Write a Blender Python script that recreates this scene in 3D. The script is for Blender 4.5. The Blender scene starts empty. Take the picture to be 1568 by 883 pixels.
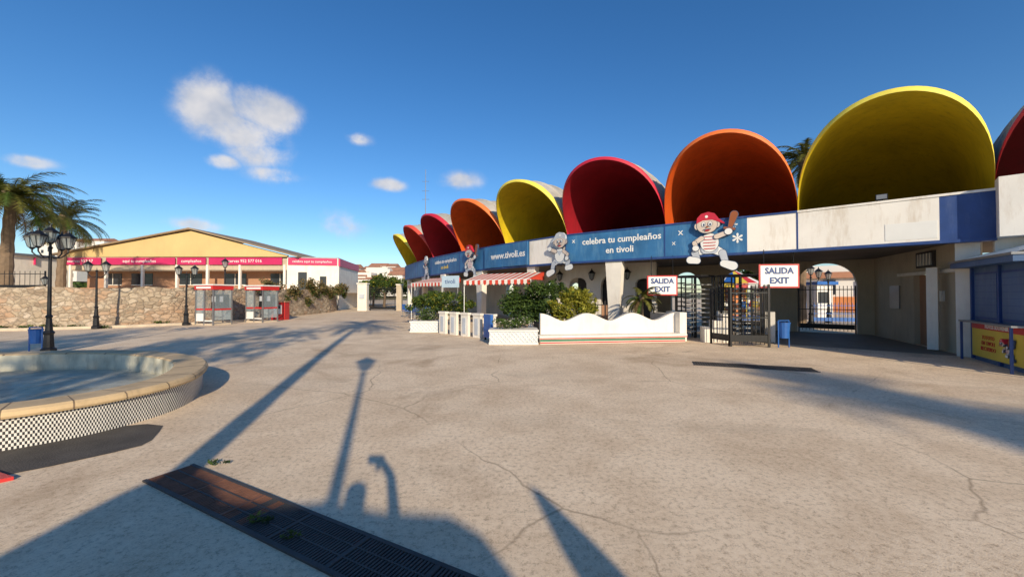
import bpy, bmesh, math, random
from mathutils import Vector, Matrix
random.seed(7)
scene=bpy.context.scene
PI=math.pi
# ------------------------------------------------------------------ materials
def _nt(name):
    m=bpy.data.materials.new(name); m.use_nodes=True
    nt=m.node_tree; b=nt.nodes["Principled BSDF"]
    return m,nt,b
def N(nt,t,**k):
    n=nt.nodes.new(t)
    for a,v in k.items():
        try: setattr(n,a,v)
        except: pass
    return n
def L(nt,a,b): nt.links.new(a,b)
def coord(nt,scale=(1,1,1),kind="Object"):
    tc=N(nt,"ShaderNodeTexCoord"); mp=N(nt,"ShaderNodeMapping")
    mp.inputs["Scale"].default_value=scale
    L(nt,tc.outputs[kind],mp.inputs["Vector"]); return mp.outputs["Vector"]
def noise(nt,vec,scale,detail=4,rough=.55,dist=0):
    n=N(nt,"ShaderNodeTexNoise"); n.inputs["Scale"].default_value=scale
    n.inputs["Detail"].default_value=detail; n.inputs["Roughness"].default_value=rough
    n.inputs["Distortion"].default_value=dist
    L(nt,vec,n.inputs["Vector"]); return n.outputs["Fac"]
def ramp(nt,fac,stops):
    r=N(nt,"ShaderNodeValToRGB"); e=r.color_ramp.elements
    while len(e)<len(stops): e.new(.5)
    for i,(p,c) in enumerate(stops):
        e[i].position=p; e[i].color=(c[0],c[1],c[2],1) if hasattr(c,'__len__') else (c,c,c,1)
    L(nt,fac,r.inputs["Fac"]); return r.outputs["Color"]
def mix(nt,fac,a,b,mode='MIX'):
    m=N(nt,"ShaderNodeMix",data_type='RGBA',blend_type=mode)
    if isinstance(fac,(int,float)): m.inputs[0].default_value=fac
    else: L(nt,fac,m.inputs[0])
    for s,i in ((a,6),(b,7)):
        if isinstance(s,tuple): m.inputs[i].default_value=(*s[:3],1)
        else: L(nt,s,m.inputs[i])
    return m.outputs[2]
def bump(nt,b,h,strength,dist=.02):
    bp=N(nt,"ShaderNodeBump"); bp.inputs["Strength"].default_value=strength
    bp.inputs["Distance"].default_value=dist
    L(nt,h,bp.inputs["Height"]); L(nt,bp.outputs["Normal"],b.inputs["Normal"])
def mat(name,col,rough=.7,var=.18,scale=1.5,bmp=.15,bs=25,metal=0,dirt=0.0,dirtcol=(.12,.09,.06)):
    m,nt,b=_nt(name); v=coord(nt)
    n1=noise(nt,v,scale,4,.6)
    c=ramp(nt,n1,[(.25,tuple(x*(1-var) for x in col)),(.75,tuple(min(1,x*(1+var*.5)) for x in col))])
    if dirt>0:
        v2=coord(nt,(2.5,2.5,.5))
        n2=noise(nt,v2,1.6,6,.7)
        f=ramp(nt,n2,[(.5,0.0),(.78,dirt)])
        c=mix(nt,f,c,dirtcol)
    L(nt,c,b.inputs["Base Color"]); b.inputs["Roughness"].default_value=rough
    b.inputs["Metallic"].default_value=metal
    if bmp>0: bump(nt,b,noise(nt,v,bs,2),bmp,.01)
    return m
def mat_ground():
    m,nt,b=_nt("concrete_ground"); v=coord(nt)
    big=noise(nt,v,.18,4,.6,.4); med=noise(nt,v,.9,8,.72,.3); fine=noise(nt,v,20,7,.88); ag=noise(nt,v,95,2,.6)
    c=ramp(nt,big,[(.3,(.80,.62,.425)),(.7,(.94,.755,.54))])
    c=mix(nt,ramp(nt,med,[(.36,.65),(.58,0.0)]),c,(.60,.43,.27))
    c=mix(nt,ramp(nt,fine,[(.38,.8),(.5,0.0)]),c,(.36,.26,.17))
    c=mix(nt,ramp(nt,fine,[(.55,0.0),(.68,.45)]),c,(.98,.86,.67))
    c=mix(nt,ramp(nt,ag,[(.54,0.0),(.7,.4)]),c,(.98,.86,.68))
    st=noise(nt,v,.34,7,.7,1.0)
    c=mix(nt,ramp(nt,st,[(.55,0.0),(.70,.62)]),c,(.38,.255,.15))
    st2=noise(nt,coord(nt,(.35,1.2,1)),.5,6,.65,.5)
    c=mix(nt,ramp(nt,st2,[(.52,0.0),(.70,.38)]),c,(.46,.37,.27))
    sp=N(nt,"ShaderNodeTexVoronoi"); sp.inputs["Scale"].default_value=1.3; L(nt,v,sp.inputs["Vector"])
    c=mix(nt,ramp(nt,sp.outputs["Distance"],[(.014,.7),(.028,0.0)]),c,(.14,.10,.07))
    dv=N(nt,"ShaderNodeTexNoise"); dv.inputs["Scale"].default_value=1.2; dv.inputs["Detail"].default_value=6; L(nt,v,dv.inputs["Vector"])
    ad=N(nt,"ShaderNodeMixRGB",blend_type='ADD'); ad.inputs[0].default_value=.35; L(nt,v,ad.inputs[1]); L(nt,dv.outputs["Color"],ad.inputs[2])
    vo=N(nt,"ShaderNodeTexVoronoi",feature='DISTANCE_TO_EDGE'); vo.inputs["Scale"].default_value=.24; L(nt,ad.outputs[0],vo.inputs["Vector"])
    ck=ramp(nt,vo.outputs["Distance"],[(.0004,.65),(.0020,0.0)])
    brk=ramp(nt,noise(nt,v,.5,3),[(.42,0.0),(.55,1.0)])
    ckf=mix(nt,1.0,ck,brk,'MULTIPLY')
    c=mix(nt,ckf,c,(.28,.20,.13))
    L(nt,c,b.inputs["Base Color"]); b.inputs["Roughness"].default_value=.95
    b.inputs["Specular IOR Level"].default_value=.15
    h=mix(nt,.45,fine,ag); bump(nt,b,h,.5,.009)
    return m
def mat_stone():
    m,nt,b=_nt("rubble_stone"); v=coord(nt,(1,1,1.5))
    nz=N(nt,"ShaderNodeTexNoise"); nz.inputs["Scale"].default_value=4; nz.inputs["Detail"].default_value=4; L(nt,v,nz.inputs["Vector"])
    ad=N(nt,"ShaderNodeMixRGB",blend_type='ADD'); ad.inputs[0].default_value=.3; L(nt,v,ad.inputs[1]); L(nt,nz.outputs["Color"],ad.inputs[2])
    vo=N(nt,"ShaderNodeTexVoronoi"); vo.inputs["Scale"].default_value=3.3; L(nt,ad.outputs[0],vo.inputs["Vector"])
    ve=N(nt,"ShaderNodeTexVoronoi",feature='DISTANCE_TO_EDGE'); ve.inputs["Scale"].default_value=3.3; L(nt,ad.outputs[0],ve.inputs["Vector"])
    sep=N(nt,"ShaderNodeSeparateColor"); L(nt,vo.outputs["Color"],sep.inputs[0])
    c=ramp(nt,sep.outputs[0],[(0,(.27,.20,.14)),(.3,(.42,.33,.23)),(.65,(.52,.43,.32)),(.85,(.46,.30,.19)),(1,(.58,.50,.40))])
    c=mix(nt,ramp(nt,noise(nt,v,9,6),[(.3,.45),(.7,0.0)]),c,(.26,.21,.15))
    pt=noise(nt,v,.35,4,.6); c=mix(nt,ramp(nt,pt,[(.5,0.0),(.6,.45)]),c,(.42,.25,.15))
    e=ramp(nt,ve.outputs["Distance"],[(.015,.75),(.06,0.0)])
    c=mix(nt,e,c,(.24,.19,.14))
    L(nt,c,b.inputs["Base Color"]); b.inputs["Roughness"].default_value=.9
    bump(nt,b,ramp(nt,ve.outputs["Distance"],[(0,0.0),(.16,1.0)]),.7,.06)
    return m
def mat_shell(name,col):
    m,nt,b=_nt(name); v=coord(nt)
    n1=noise(nt,v,.9,6,.65,.3)
    c=ramp(nt,n1,[(.3,tuple(x*.72 for x in col)),(.7,col)])
    v2=coord(nt,(4,4,.6)); s=noise(nt,v2,1.4,6,.7)
    c=mix(nt,ramp(nt,s,[(.5,0.0),(.78,.6)]),c,tuple(x*.35+.01 for x in col))
    L(nt,c,b.inputs["Base Color"]); b.inputs["Roughness"].default_value=.7
    b.inputs["Specular IOR Level"].default_value=.25
    bump(nt,b,noise(nt,v,9,4),.25,.02); return m
def mat_leaf(name,col,tr=.25):
    m,nt,b=_nt(name); v=coord(nt)
    c=ramp(nt,noise(nt,v,5,1),[(.3,tuple(x*.5 for x in col)),(.7,tuple(x*1.35 for x in col))])
    L(nt,c,b.inputs["Base Color"]); b.inputs["Roughness"].default_value=.55
    b.inputs["Specular IOR Level"].default_value=.25
    t=N(nt,"ShaderNodeBsdfTranslucent"); L(nt,c,t.inputs["Color"])
    ms=N(nt,"ShaderNodeMixShader"); ms.inputs[0].default_value=tr
    L(nt,b.outputs[0],ms.inputs[1]); L(nt,t.outputs[0],ms.inputs[2])
    L(nt,ms.outputs[0],nt.nodes["Material Output"].inputs["Surface"]); return m
def mat_glass(name,col=(.5,.6,.65),alpha=.35,rough=.08):
    m,nt,b=_nt(name)
    b.inputs["Roughness"].default_value=rough; b.inputs["Alpha"].default_value=alpha
    v=coord(nt); L(nt,ramp(nt,noise(nt,v,2,2),[(.3,tuple(x*.8 for x in col)),(.7,col)]),b.inputs["Base Color"])
    return m

GROUND=mat_ground(); STONE=mat_stone()
WHITE=mat("white_stucco",(.80,.75,.67),.8,.12,1.2,.3,30,dirt=.35,dirtcol=(.42,.35,.27))
WHITE2=mat("white_paint_weathered",(.84,.81,.75),.7,.1,1,.2,20,dirt=.7,dirtcol=(.50,.40,.29))
CREAMW=mat("cream_wall",(.50,.42,.31),.8,.15,1,.3,30,dirt=.3)
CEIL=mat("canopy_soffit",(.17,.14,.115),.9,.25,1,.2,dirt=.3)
SIGNW=mat("sign_white",(.80,.80,.77),.5,.05,3,0)
BLUE=mat("band_blue",(.035,.16,.36),.55,.3,1.4,.1,20,dirt=.55,dirtcol=(.16,.33,.48))
NAVY=mat("navy_paint",(.02,.06,.22),.5,.25,2,.1,20,dirt=.3,dirtcol=(.15,.2,.35))
YEL=mat_shell("shell_yellow",(.66,.49,.015)); ORA=mat_shell("shell_orange",(.70,.105,.012))
CRI=mat_shell("shell_crimson",(.33,.010,.02)); RED=mat_shell("shell_red",(.52,.04,.02))
YELR=mat("rim_yellow",(.85,.72,.10),.6,.15,2,.1,dirt=.3,dirtcol=(.5,.4,.1)); ORAR=mat("rim_orange",(.85,.19,.04),.6,.15,2,.1)  # rims are brighter shell colours, sunlight on the edge painted in
CRIR=mat("rim_crimson",(.55,.02,.05),.6,.15,2,.1); REDR=mat("rim_red",(.7,.08,.05),.6,.15,2,.1)
ROOFG=mat("shell_roof_grey",(.46,.43,.38),.9,.3,1.2,.4,12,dirt=.6,dirtcol=(.2,.17,.14))
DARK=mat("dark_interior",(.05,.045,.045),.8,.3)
BLACK=mat("black_iron",(.015,.015,.017),.45,.3,3,.1,metal=.3)
GREYM=mat("grey_metal",(.3,.3,.31),.4,.2,3,.05,metal=.6)
SILVER=mat("galvanised_steel",(.62,.62,.60),.35,.15,3,.05,metal=.7)
ROOFM=mat("gable_roof_sheet",(.30,.22,.14),.8,.2,1,.05)
YWALL=mat("yellow_gable_wall",(.62,.45,.20),.85,.1,.5,.15,10,dirt=.3,dirtcol=(.42,.32,.17))
BROWNW=mat("terracotta_wall",(.42,.23,.14),.85,.2,.8,.2,dirt=.2)
PINK=mat("banner_magenta",(.52,.02,.11),.5,.15,1,.0)
REDP=mat("red_paint",(.55,.03,.03),.4,.15,2,.05)
BLUEP=mat("blue_paint",(.03,.13,.42),.4,.2,2,.05)
KBLUE=mat("kiosk_blue",(.05,.11,.24),.45,.25,1.2,.1,dirt=.45,dirtcol=(.16,.22,.30))
GLASSD=mat("window_dark_glass",(.03,.035,.045),.12,.3,1,0)
GLASS=mat_glass("booth_glass",alpha=.22)
RIMST=mat("fountain_rim_stone",(.62,.45,.25),.8,.25,2.5,.4,30,dirt=.5)
TILEW=mat("tile_white",(.75,.72,.66),.35,.15,8,0); TILEK=mat("tile_black",(.03,.03,.035),.35,.2,8,0)
BASIN=mat("basin_lining",(.62,.58,.45),.7,.4,2.2,.1,dirt=.85,dirtcol=(.16,.14,.09))
BARK=mat("palm_bark",(.20,.14,.09),.95,.35,4,.8,15)
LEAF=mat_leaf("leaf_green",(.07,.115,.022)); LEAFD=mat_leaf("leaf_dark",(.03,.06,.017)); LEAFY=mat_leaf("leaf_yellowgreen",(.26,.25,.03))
PALML=mat_leaf("palm_leaf",(.14,.14,.03),.3); DRYL=mat_leaf("dry_leaf",(.22,.14,.06))
FLW=mat_leaf("flower_white",(.6,.58,.5)); VINE=mat_leaf("vine_brown",(.20,.15,.06))
YPOST=mat("poster_yellow",(.70,.52,.06),.5,.15,2,0)
RUST=mat("rusty_iron",(.22,.095,.055),.85,.45,6,.4,40); IRON=mat("cast_iron",(.06,.055,.052),.7,.35,6,.3,40)
PIT=mat("drain_pit",(.008,.007,.006),.9,.2)
BROWN=mat("brown_paint",(.3,.09,.03),.6,.1)
GREEN=mat("green_paint",(.04,.18,.10),.5,.15)
DKGROUND=mat("dark_ground",(.085,.075,.065),.95,.4,3,.8,60)
KERB=mat("kerb_concrete",(.58,.48,.36),.9,.25,2,.4,40)
PALE=mat("pale_blue_sign",(.45,.58,.68),.5,.1)
ORANGEW=mat("orange_wall",(.6,.22,.08),.8,.15)
HILL=mat("scrub_hill",(.16,.15,.08),.95,.5,.08,.0); HOUSEW=mat("white_house",(.72,.69,.64),.8,.12,.2,0)
TILER=mat("roof_tile",(.42,.2,.12),.85,.2,1,.2)
GREYT=mat("floor_tile_grey",(.26,.21,.16),.7,.25,2,.3)
# ------------------------------------------------------------------ mesh builder
class MB:
    def __init__(s): s.v=[];s.f=[];s.m=[];s.mats=[]
    def mi(s,m):
        if m not in s.mats: s.mats.append(m)
        return s.mats.index(m)
    def add(s,vs,fs,m):
        o=len(s.v); k=s.mi(m); s.v+= [tuple(p) for p in vs]
        for f in fs: s.f.append([o+i for i in f]); s.m.append(k)
    def hexa(s,p,m): s.add(p,[(0,3,2,1),(4,5,6,7),(0,1,5,4),(1,2,6,5),(2,3,7,6),(3,0,4,7)],m)
    def box(s,c,d,m,rz=0):
        cx,cy,cz=c; a,b,h=d[0]/2,d[1]/2,d[2]/2; co,si=math.cos(rz),math.sin(rz)
        p=[]
        for z in (-h,h):
            for x,y in ((-a,-b),(a,-b),(a,b),(-a,b)):
                p.append((cx+x*co-y*si,cy+x*si+y*co,cz+z))
        s.hexa(p,m)
    def fb(s,F,s0,s1,d0,d1,z0,z1,m):
        s.hexa([F(s0,d0,z0),F(s1,d0,z0),F(s1,d1,z0),F(s0,d1,z0),F(s0,d0,z1),F(s1,d0,z1),F(s1,d1,z1),F(s0,d1,z1)],m)
    def cyl(s,p1,p2,r1,r2,m,seg=10,caps=True):
        p1=Vector(p1);p2=Vector(p2);ax=(p2-p1)
        if ax.length<1e-6: return
        ax.normalize(); t=Vector((0,0,1)) if abs(ax.z)<.9 else Vector((1,0,0))
        u=ax.cross(t).normalized(); w=ax.cross(u)
        vs=[];fs=[]
        for p,r in ((p1,r1),(p2,r2)):
            for i in range(seg):
                a=2*PI*i/seg; vs.append(p+u*math.cos(a)*r+w*math.sin(a)*r)
        for i in range(seg): fs.append((i,(i+1)%seg,seg+(i+1)%seg,seg+i))
        if caps: fs.append(tuple(range(seg))[::-1]); fs.append(tuple(range(seg,2*seg)))
        s.add(vs,fs,m)
    def path(s,pts,r,m,seg=6):
        for a,b in zip(pts[:-1],pts[1:]): s.cyl(a,b,r,r,m,seg)
    def ell(s,c,r,m,seg=14,rings=8):
        vs=[];fs=[]
        for j in range(rings+1):
            t=PI*j/rings
            for i in range(seg):
                a=2*PI*i/seg
                vs.append((c[0]+r[0]*math.sin(t)*math.cos(a),c[1]+r[1]*math.sin(t)*math.sin(a),c[2]+r[2]*math.cos(t)))
        for j in range(rings):
            for i in range(seg):
                fs.append((j*seg+i,(j+1)*seg+i,(j+1)*seg+(i+1)%seg,j*seg+(i+1)%seg))
        s.add(vs,fs,m)
    def prism(s,F,pts,d0,d1,m):
        n=len(pts); vs=[F(a,d0,z) for a,z in pts]+[F(a,d1,z) for a,z in pts]
        fs=[tuple(range(n)),tuple(range(2*n-1,n-1,-1))]+[(i,(i+1)%n,n+(i+1)%n,n+i) for i in range(n)]
        s.add(vs,fs,m)
    def build(s,name,smooth=False,parent=None,fix=True):
        me=bpy.data.meshes.new(name); me.from_pydata(s.v,[],s.f); 
        for m in s.mats: me.materials.append(m)
        for p,k in zip(me.polygons,s.m): p.material_index=k; p.use_smooth=smooth
        me.update()
        if fix:
            bm=bmesh.new(); bm.from_mesh(me)
            if smooth: bmesh.ops.remove_doubles(bm,verts=bm.verts,dist=1e-5)
            bmesh.ops.recalc_face_normals(bm,faces=bm.faces); bm.to_mesh(me); bm.free()
        ob=bpy.data.objects.new(name,me); scene.collection.objects.link(ob)
        if parent: ob.parent=parent
        return ob
def frame(A,B):
    A=Vector((A[0],A[1],0));B=Vector((B[0],B[1],0)); u=(B-A).normalized(); n=Vector((u.y,-u.x,0))
    def F(s,d,z): return tuple(A+u*s+n*d+Vector((0,0,z)))
    F.u=u;F.n=n;F.len=(B-A).length; F.A=A
    return F
def text(body,F,s,d,z,size,m,parent,name="lettering",align='CENTER',bold=0.0,tilt=0,sx=1):
    c=bpy.data.curves.new(name,'FONT'); c.body=body; c.size=size; c.align_x=align; c.align_y='CENTER'
    c.extrude=.004; c.offset=bold; c.resolution_u=2
    c.materials.append(m); o=bpy.data.objects.new(name,c); scene.collection.objects.link(o)
    p=F(s,d,z); u=F.u; n=F.n; up=Vector((0,0,1))
    R=Matrix((u,up,n)).transposed().to_4x4()
    o.matrix_world=Matrix.Translation(p)@R@Matrix.Rotation(tilt,4,'Z')@Matrix.Diagonal((sx,1,1,1))
    o.parent=parent
    return o
# ------------------------------------------------------------------ ground
g=MB()
g.add([(-400,-150,0),(400,-150,0),(400,600,0),(-400,600,0)],[(0,1,2,3)],GROUND); g.build("ground")
a=MB(); a.add([(x,y,.004) for x,y in [(-4.75,3.2),(-4.3,3.6),(-4.05,3.9),(-3.92,4.1),(-3.95,4.25),(-4.1,4.5),(-4.25,4.72),(-4.5,4.78),(-4.75,4.7),(-5.2,4.2),(-6,3.6),(-6.4,3.0)]],[tuple(range(12))],DKGROUND); a.build("dark_ground_patch")  # dark patch laid on the ground beside the fountain
a=MB(); a.add([(8.6,12.5,.004),(11.7,9.9,.004),(14.2,15.2,.004),(4.5,22,.004),(4.0,17,.004)],[(0,1,2,3,4)],GREYT); a.build("passage_floor")
# ------------------------------------------------------------------ entrance hall
J=[(14.6,6.6),(11.75,9.35),(8.85,11.9),(5.68,14.2),(2.4,16.6),(-.3,19.6),(-3.0,23.2),(-5.5,27.0),(-7.6,31.0),(-9.6,35.2)]
JV=[Vector((x,y,0)) for x,y in J]
bn=[]
for i in range(len(J)-1):
    u=(JV[i]-JV[i+1]).normalized(); bn.append(Vector((u.y,-u.x,0)))
jn=[bn[0]]+[(bn[i-1]+bn[i]).normalized() for i in range(1,len(bn))]+[bn[-1]]
hall=bpy.data.objects.new("theme_park_entrance_building",None); scene.collection.objects.link(hall)
Z0=4.12; RISE=2.42; LEAN=1.55; DEPTH=6.0
cols=[(CRI,CRIR),(YEL,YELR),(ORA,ORAR),(CRI,CRIR),(YEL,YELR),(ORA,ORAR),(CRI,CRIR),(RED,REDR),(YEL,YELR)]
for i in range(len(J)-1):
    B_,A_=JV[i],JV[i+1]; nB,nA=jn[i],jn[i+1]
    inner,rim=cols[i]
    na,ntt=36,18
    def P(a,t,off=0):
        w=(1-math.cos(a))/2; sn=max(0,math.sin(a))
        base=A_.lerp(B_,w); n=nA.lerp(nB,w)
        r=RISE*(1+.56*t-1.36*t*t)
        z=Z0+(r+off)*sn**.80
        d=LEAN*sn*(1-t)**2 - DEPTH*t
        side=(B_-A_).normalized()*(-math.cos(a))*off*sn**2
        return base+n*d+side+Vector((0,0,z))
    m=MB()
    def grid(fn,mt):
        vs=[fn(PI*k/na,t/ntt) for t in range(ntt+1) for k in range(na+1)]
        fs=[(t*(na+1)+k,t*(na+1)+k+1,(t+1)*(na+1)+k+1,(t+1)*(na+1)+k) for t in range(ntt) for k in range(na)]
        m.add(vs,fs,mt)
    grid(lambda a,t:P(a,t,0),inner)
    grid(lambda a,t:P(a,t,.10),ROOFG)
    k0,k1=5,na-5
    for q in range(2,ntt,2):
        kk=list(range(k0,k1+1)); nn=len(kk)
        vs=[P(PI*k/na,q/ntt,.10) for k in kk]+[P(PI*k/na,q/ntt,.14) for k in kk]+[P(PI*k/na,(q+.35)/ntt,.14) for k in kk]
        m.add(vs,[(k,k+1,nn+k+1,nn+k) for k in range(nn-1)]+[(nn+k,nn+1+k,2*nn+1+k,2*nn+k) for k in range(nn-1)],ROOFG)
    vs=[P(PI*k/na,0,0)+bn[i]*.012 for k in range(na+1)]+[P(PI*k/na,0,.11)+bn[i]*.012 for k in range(na+1)]+[P(PI*k/na,.03,.11)+Vector((0,0,.01)) for k in range(na+1)]
    n1=na+1
    m.add(vs,[(k,k+1,n1+k+1,n1+k) for k in range(na)]+[(n1+k,n1+k+1,2*n1+k+1,2*n1+k) for k in range(na)],rim)
    vs=[P(PI*k/na,1,0) for k in range(na+1)]
    m.add(vs,[tuple(range(na+1))],inner)
    m.build("shell_vault",True,hall,fix=False)
def bayF(i): return frame(J[i+1],J[i])
band=MB()
def seg(i,s0,s1,m,proud=0.0,z0=2.98,z1=4.10):
    F=bayF(i); band.fb(F,s0*F.len,s1*F.len,-.12,.16+proud,z0,z1,m)
seg(1,0,.76,WHITE2); seg(1,.76,1,NAVY)
seg(2,0,.66,BLUE); seg(2,.66,1,WHITE2)
seg(3,0,1,BLUE); seg(4,0,.46,BLUE); seg(4,.46,1,WHITE2)
for k in (5,6,7,8): seg(k,0,1,BLUE)
seg(0,0,1,WHITE2,.35,2.95,4.35)
for i in range(1,9):
    F=bayF(i)
    band.fb(F,0,F.len,-.14,.185,2.90,2.98,NAVY); band.fb(F,0,F.len,-.14,.185,4.10,4.16,NAVY if i!=1 else WHITE2)
    band.fb(F,-.02,.02,.1,.172,2.985,4.095,NAVY)
F=bayF(1); band.fb(F,F.len*.5,F.len*.75,.16,.168,3.05,3.5,SIGNW)
bo=band.build("fascia_band",False,hall)
F=bayF(3)
text("celebra tu cumpleaños",F,F.len*.58,.165,3.76,.35,SIGNW,hall,bold=.006,sx=1.0)
text("en tivoli",F,F.len*.58,.165,3.35,.35,SIGNW,hall,bold=.006)
text("x",F,F.len*.09,.165,3.85,.3,SIGNW,hall)
F=bayF(2)
text("*",F,F.len*.59,.165,3.32,.7,SIGNW,hall,bold=.01); text("*",F,F.len*.57,.165,3.8,.4,SIGNW,hall,bold=.01); text("x",F,F.len*.14,.165,3.82,.35,SIGNW,hall); text("x",F,F.len*.08,.165,3.45,.25,SIGNW,hall)
F5=bayF(5);F4=bayF(4)
bf=frame(F5(2.9,.24,0),F4(1.9,.30,0))
m=MB(); m.fb(bf,0,bf.len,-.02,.03,2.99,4.09,BLUE); m.build("web_banner_board",False,hall)
text("www.tivoli.es",bf,bf.len*.56,.035,3.55,.46,SIGNW,hall,bold=.008,sx=1.1)
F=bayF(6); text("celebra tu cumpleaños",F,F.len*.52,.165,3.74,.36,SIGNW,hall,sx=1.05); text("en tivoli",F,F.len*.5,.165,3.36,.36,YPOST,hall)
Kb=[(17,11.5),(14.4,15.3),(10,18.9),(4.4,22.3),(1.4,26),(-1,30),(-3,34),(-4.5,38)]
c=MB()
front=[tuple(JV[i]-jn[i]*.1) for i in range(len(J))]
poly=[(p[0],p[1]) for p in front]+[(p[0],p[1]) for p in Kb[::-1]]
n=len(poly)
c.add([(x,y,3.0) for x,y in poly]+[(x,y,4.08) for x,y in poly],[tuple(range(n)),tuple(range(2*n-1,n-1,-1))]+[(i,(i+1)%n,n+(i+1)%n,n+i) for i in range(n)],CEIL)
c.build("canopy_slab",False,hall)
def arch_wall(mb,A,B,z1,ops,m,th=.3,z0=0):
    F=frame(A,B); Ln=F.len
    cuts={0,Ln}
    for s0,s1,zs,zt in ops:
        for k in range(17): cuts.add(s0+(s1-s0)*k/16)
    cuts=sorted(cuts)
    def top(s,o):
        s0,s1,zs,zt=o
        x=(s-(s0+s1)/2)/((s1-s0)/2); return zs+(zt-zs)*math.sqrt(max(0,1-x*x))
    for a,b in zip(cuts[:-1],cuts[1:]):
        mid=(a+b)/2; o=next((o for o in ops if o[0]<mid<o[1]),None)
        za,zb=(top(a,o),top(b,o)) if o else (z0,z0)
        for d in (0,-th):
            mb.add([F(a,d,za),F(b,d,zb),F(b,d,z1),F(a,d,z1)],[(0,1,2,3)],m)
        if o: mb.add([F(a,0,za),F(b,0,zb),F(b,-th,zb),F(a,-th,za)],[(0,1,2,3)],m)
    for o in ops:
        for s in o[:2]: mb.add([F(s,0,z0),F(s,-th,z0),F(s,-th,o[2]),F(s,0,o[2])],[(0,1,2,3)],m)
    return F
w=MB()
FB=frame((4.5,22),(14.3,15.2)); LB=FB.len
def fl(a,b): return (LB-b,LB-a)
ops=[(*fl(.5,2.45),2.0,2.9),(*fl(3.7,5.35),1.9,2.75),(*fl(6.2,7.6),1.9,2.7),(*fl(8.6,10.0),1.9,2.6)]
ops.sort()
arch_wall(w,(4.5,22),(14.3,15.2),3.05,ops,CREAMW)
S=frame((14.3,15.2),(11.85,10.0)); 
arch_wall(w,(14.3,15.2),(11.85,10.0),3.05,[(3.0,3.9,2.2,2.25)],CREAMW,th=.25)
w.fb(S,3.0,3.9,-.2,-.14,0,2.2,BROWNW); w.fb(S,1.4,2.1,0,.04,1.1,1.9,GREYM); w.fb(S,4.2,4.7,0,.05,1.4,1.7,SIGNW)
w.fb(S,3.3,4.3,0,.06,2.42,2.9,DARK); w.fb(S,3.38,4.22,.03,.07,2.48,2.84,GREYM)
for q in range(5): w.fb(S,3.45+q*.17,3.47+q*.17,.07,.085,2.48,2.84,WHITE)
w.fb(S,2.2,5.6,0,.12,2.2,2.3,WHITE)
w.box((11.75,9.9,1.5),(.42,.42,2.98),WHITE,.6); w.box((11.75,9.9,2.3),(.55,.55,.15),WHITE,.6)
w.box((11.9,10.9,1.2),(.22,.22,2.3),WHITE,.6)
w.fb(bayF(0),0,bayF(0).len,-.3,-.05,0,2.96,WHITE)
arch_wall(w,(1.4,26),(4.4,22.3),3.05,[(1,2.3,1.8,2.4),(3.2,4.2,1.9,2.3)],WHITE)
arch_wall(w,(-1,30),(1.4,26),3.05,[(1,2.3,1.8,2.4)],WHITE)
arch_wall(w,(-3,34),(-1,30),3.05,[],WHITE); arch_wall(w,(-9.6,35.4),(-3,34),3.05,[(1,2.6,1.9,2.5)],WHITE)
FW=frame((2.2,19.2),(6.2,16.6))
arch_wall(w,(2.2,19.2),(6.2,16.6),3.02,[(.7,1.6,2.1,2.4),(2.3,3.3,2.0,2.5),(3.9,4.6,2.1,2.3)],WHITE,th=.25)
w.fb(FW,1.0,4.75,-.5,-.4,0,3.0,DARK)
w.fb(FW,2.3,3.3,-.2,-.15,0,1.1,BROWNW)
w.build("arcade_walls",False,hall)
p=MB()
def pillar(x,y,rz,wd=.62,z1=2.9):
    co,si=math.cos(rz),math.sin(rz)
    def F(s,d,z): return (x+s*co-d*si,y+s*si+d*co,z)
    p.prism(F,[(-wd*.36,0),(wd*.36,0),(wd*.38,1.2),(wd*.55,z1),(-wd*.55,z1),(-wd*.38,1.2)],-.16,.16,WHITE)
pillar(4.12,15.4,-.63); pillar(-1.7,21.5,-.93); pillar(-4.4,25.2,-.98); pillar(-6.6,29.2,-1.1);pillar(-9.3,35.0,-1.1,.5); pillar(1.0,18.3,-.8,.45)
p.build("canopy_pillars",False,hall)
fl_=MB(); Fb1=bayF(1); fl_.fb(Fb1,1.75,2.0,.0,.12,4.2,4.36,BLACK); fl_.fb(Fb1,1.77,1.98,.12,.14,4.22,4.34,GREYM); fl_.fb(Fb1,1.85,1.9,.03,.08,4.1,4.22,BLACK); fl_.build("floodlight")
LGL=mat_glass("lantern_glass",(.35,.38,.38),.6,.3)
def lantern(mb,x,y,z,s=1.0,metal=BLACK):
    mb.cyl((x,y,z-.06*s),(x,y,z),.03*s,.09*s,metal,6)
    mb.cyl((x,y,z),(x,y,z+.30*s),.09*s,.165*s,LGL,6)
    for k in range(6):
        a=PI/3*k+.0
        mb.cyl((x+.09*s*math.cos(a),y+.09*s*math.sin(a),z),(x+.168*s*math.cos(a),y+.168*s*math.sin(a),z+.3*s),.009*s,.009*s,metal,4)
    mb.cyl((x,y,z+.30*s),(x,y,z+.33*s),.2*s,.2*s,metal,6)
    mb.cyl((x,y,z+.33*s),(x,y,z+.46*s),.18*s,.05*s,metal,6)
    mb.cyl((x,y,z+.46*s),(x,y,z+.56*s),.035*s,.008*s,metal,6)
for (s_,n_) in ((.3,"wall_lantern"),(1.95,"wall_lantern"),(3.6,"wall_lantern")):
    q=FW(s_,.22,2.3); m=MB(); lantern(m,q[0],q[1],q[2],.9); m.path([FW(s_,0,2.55),FW(s_,.12,2.62),FW(s_,.22,2.8),FW(s_,.22,2.78)],.015,BLACK); m.build(n_)
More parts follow.
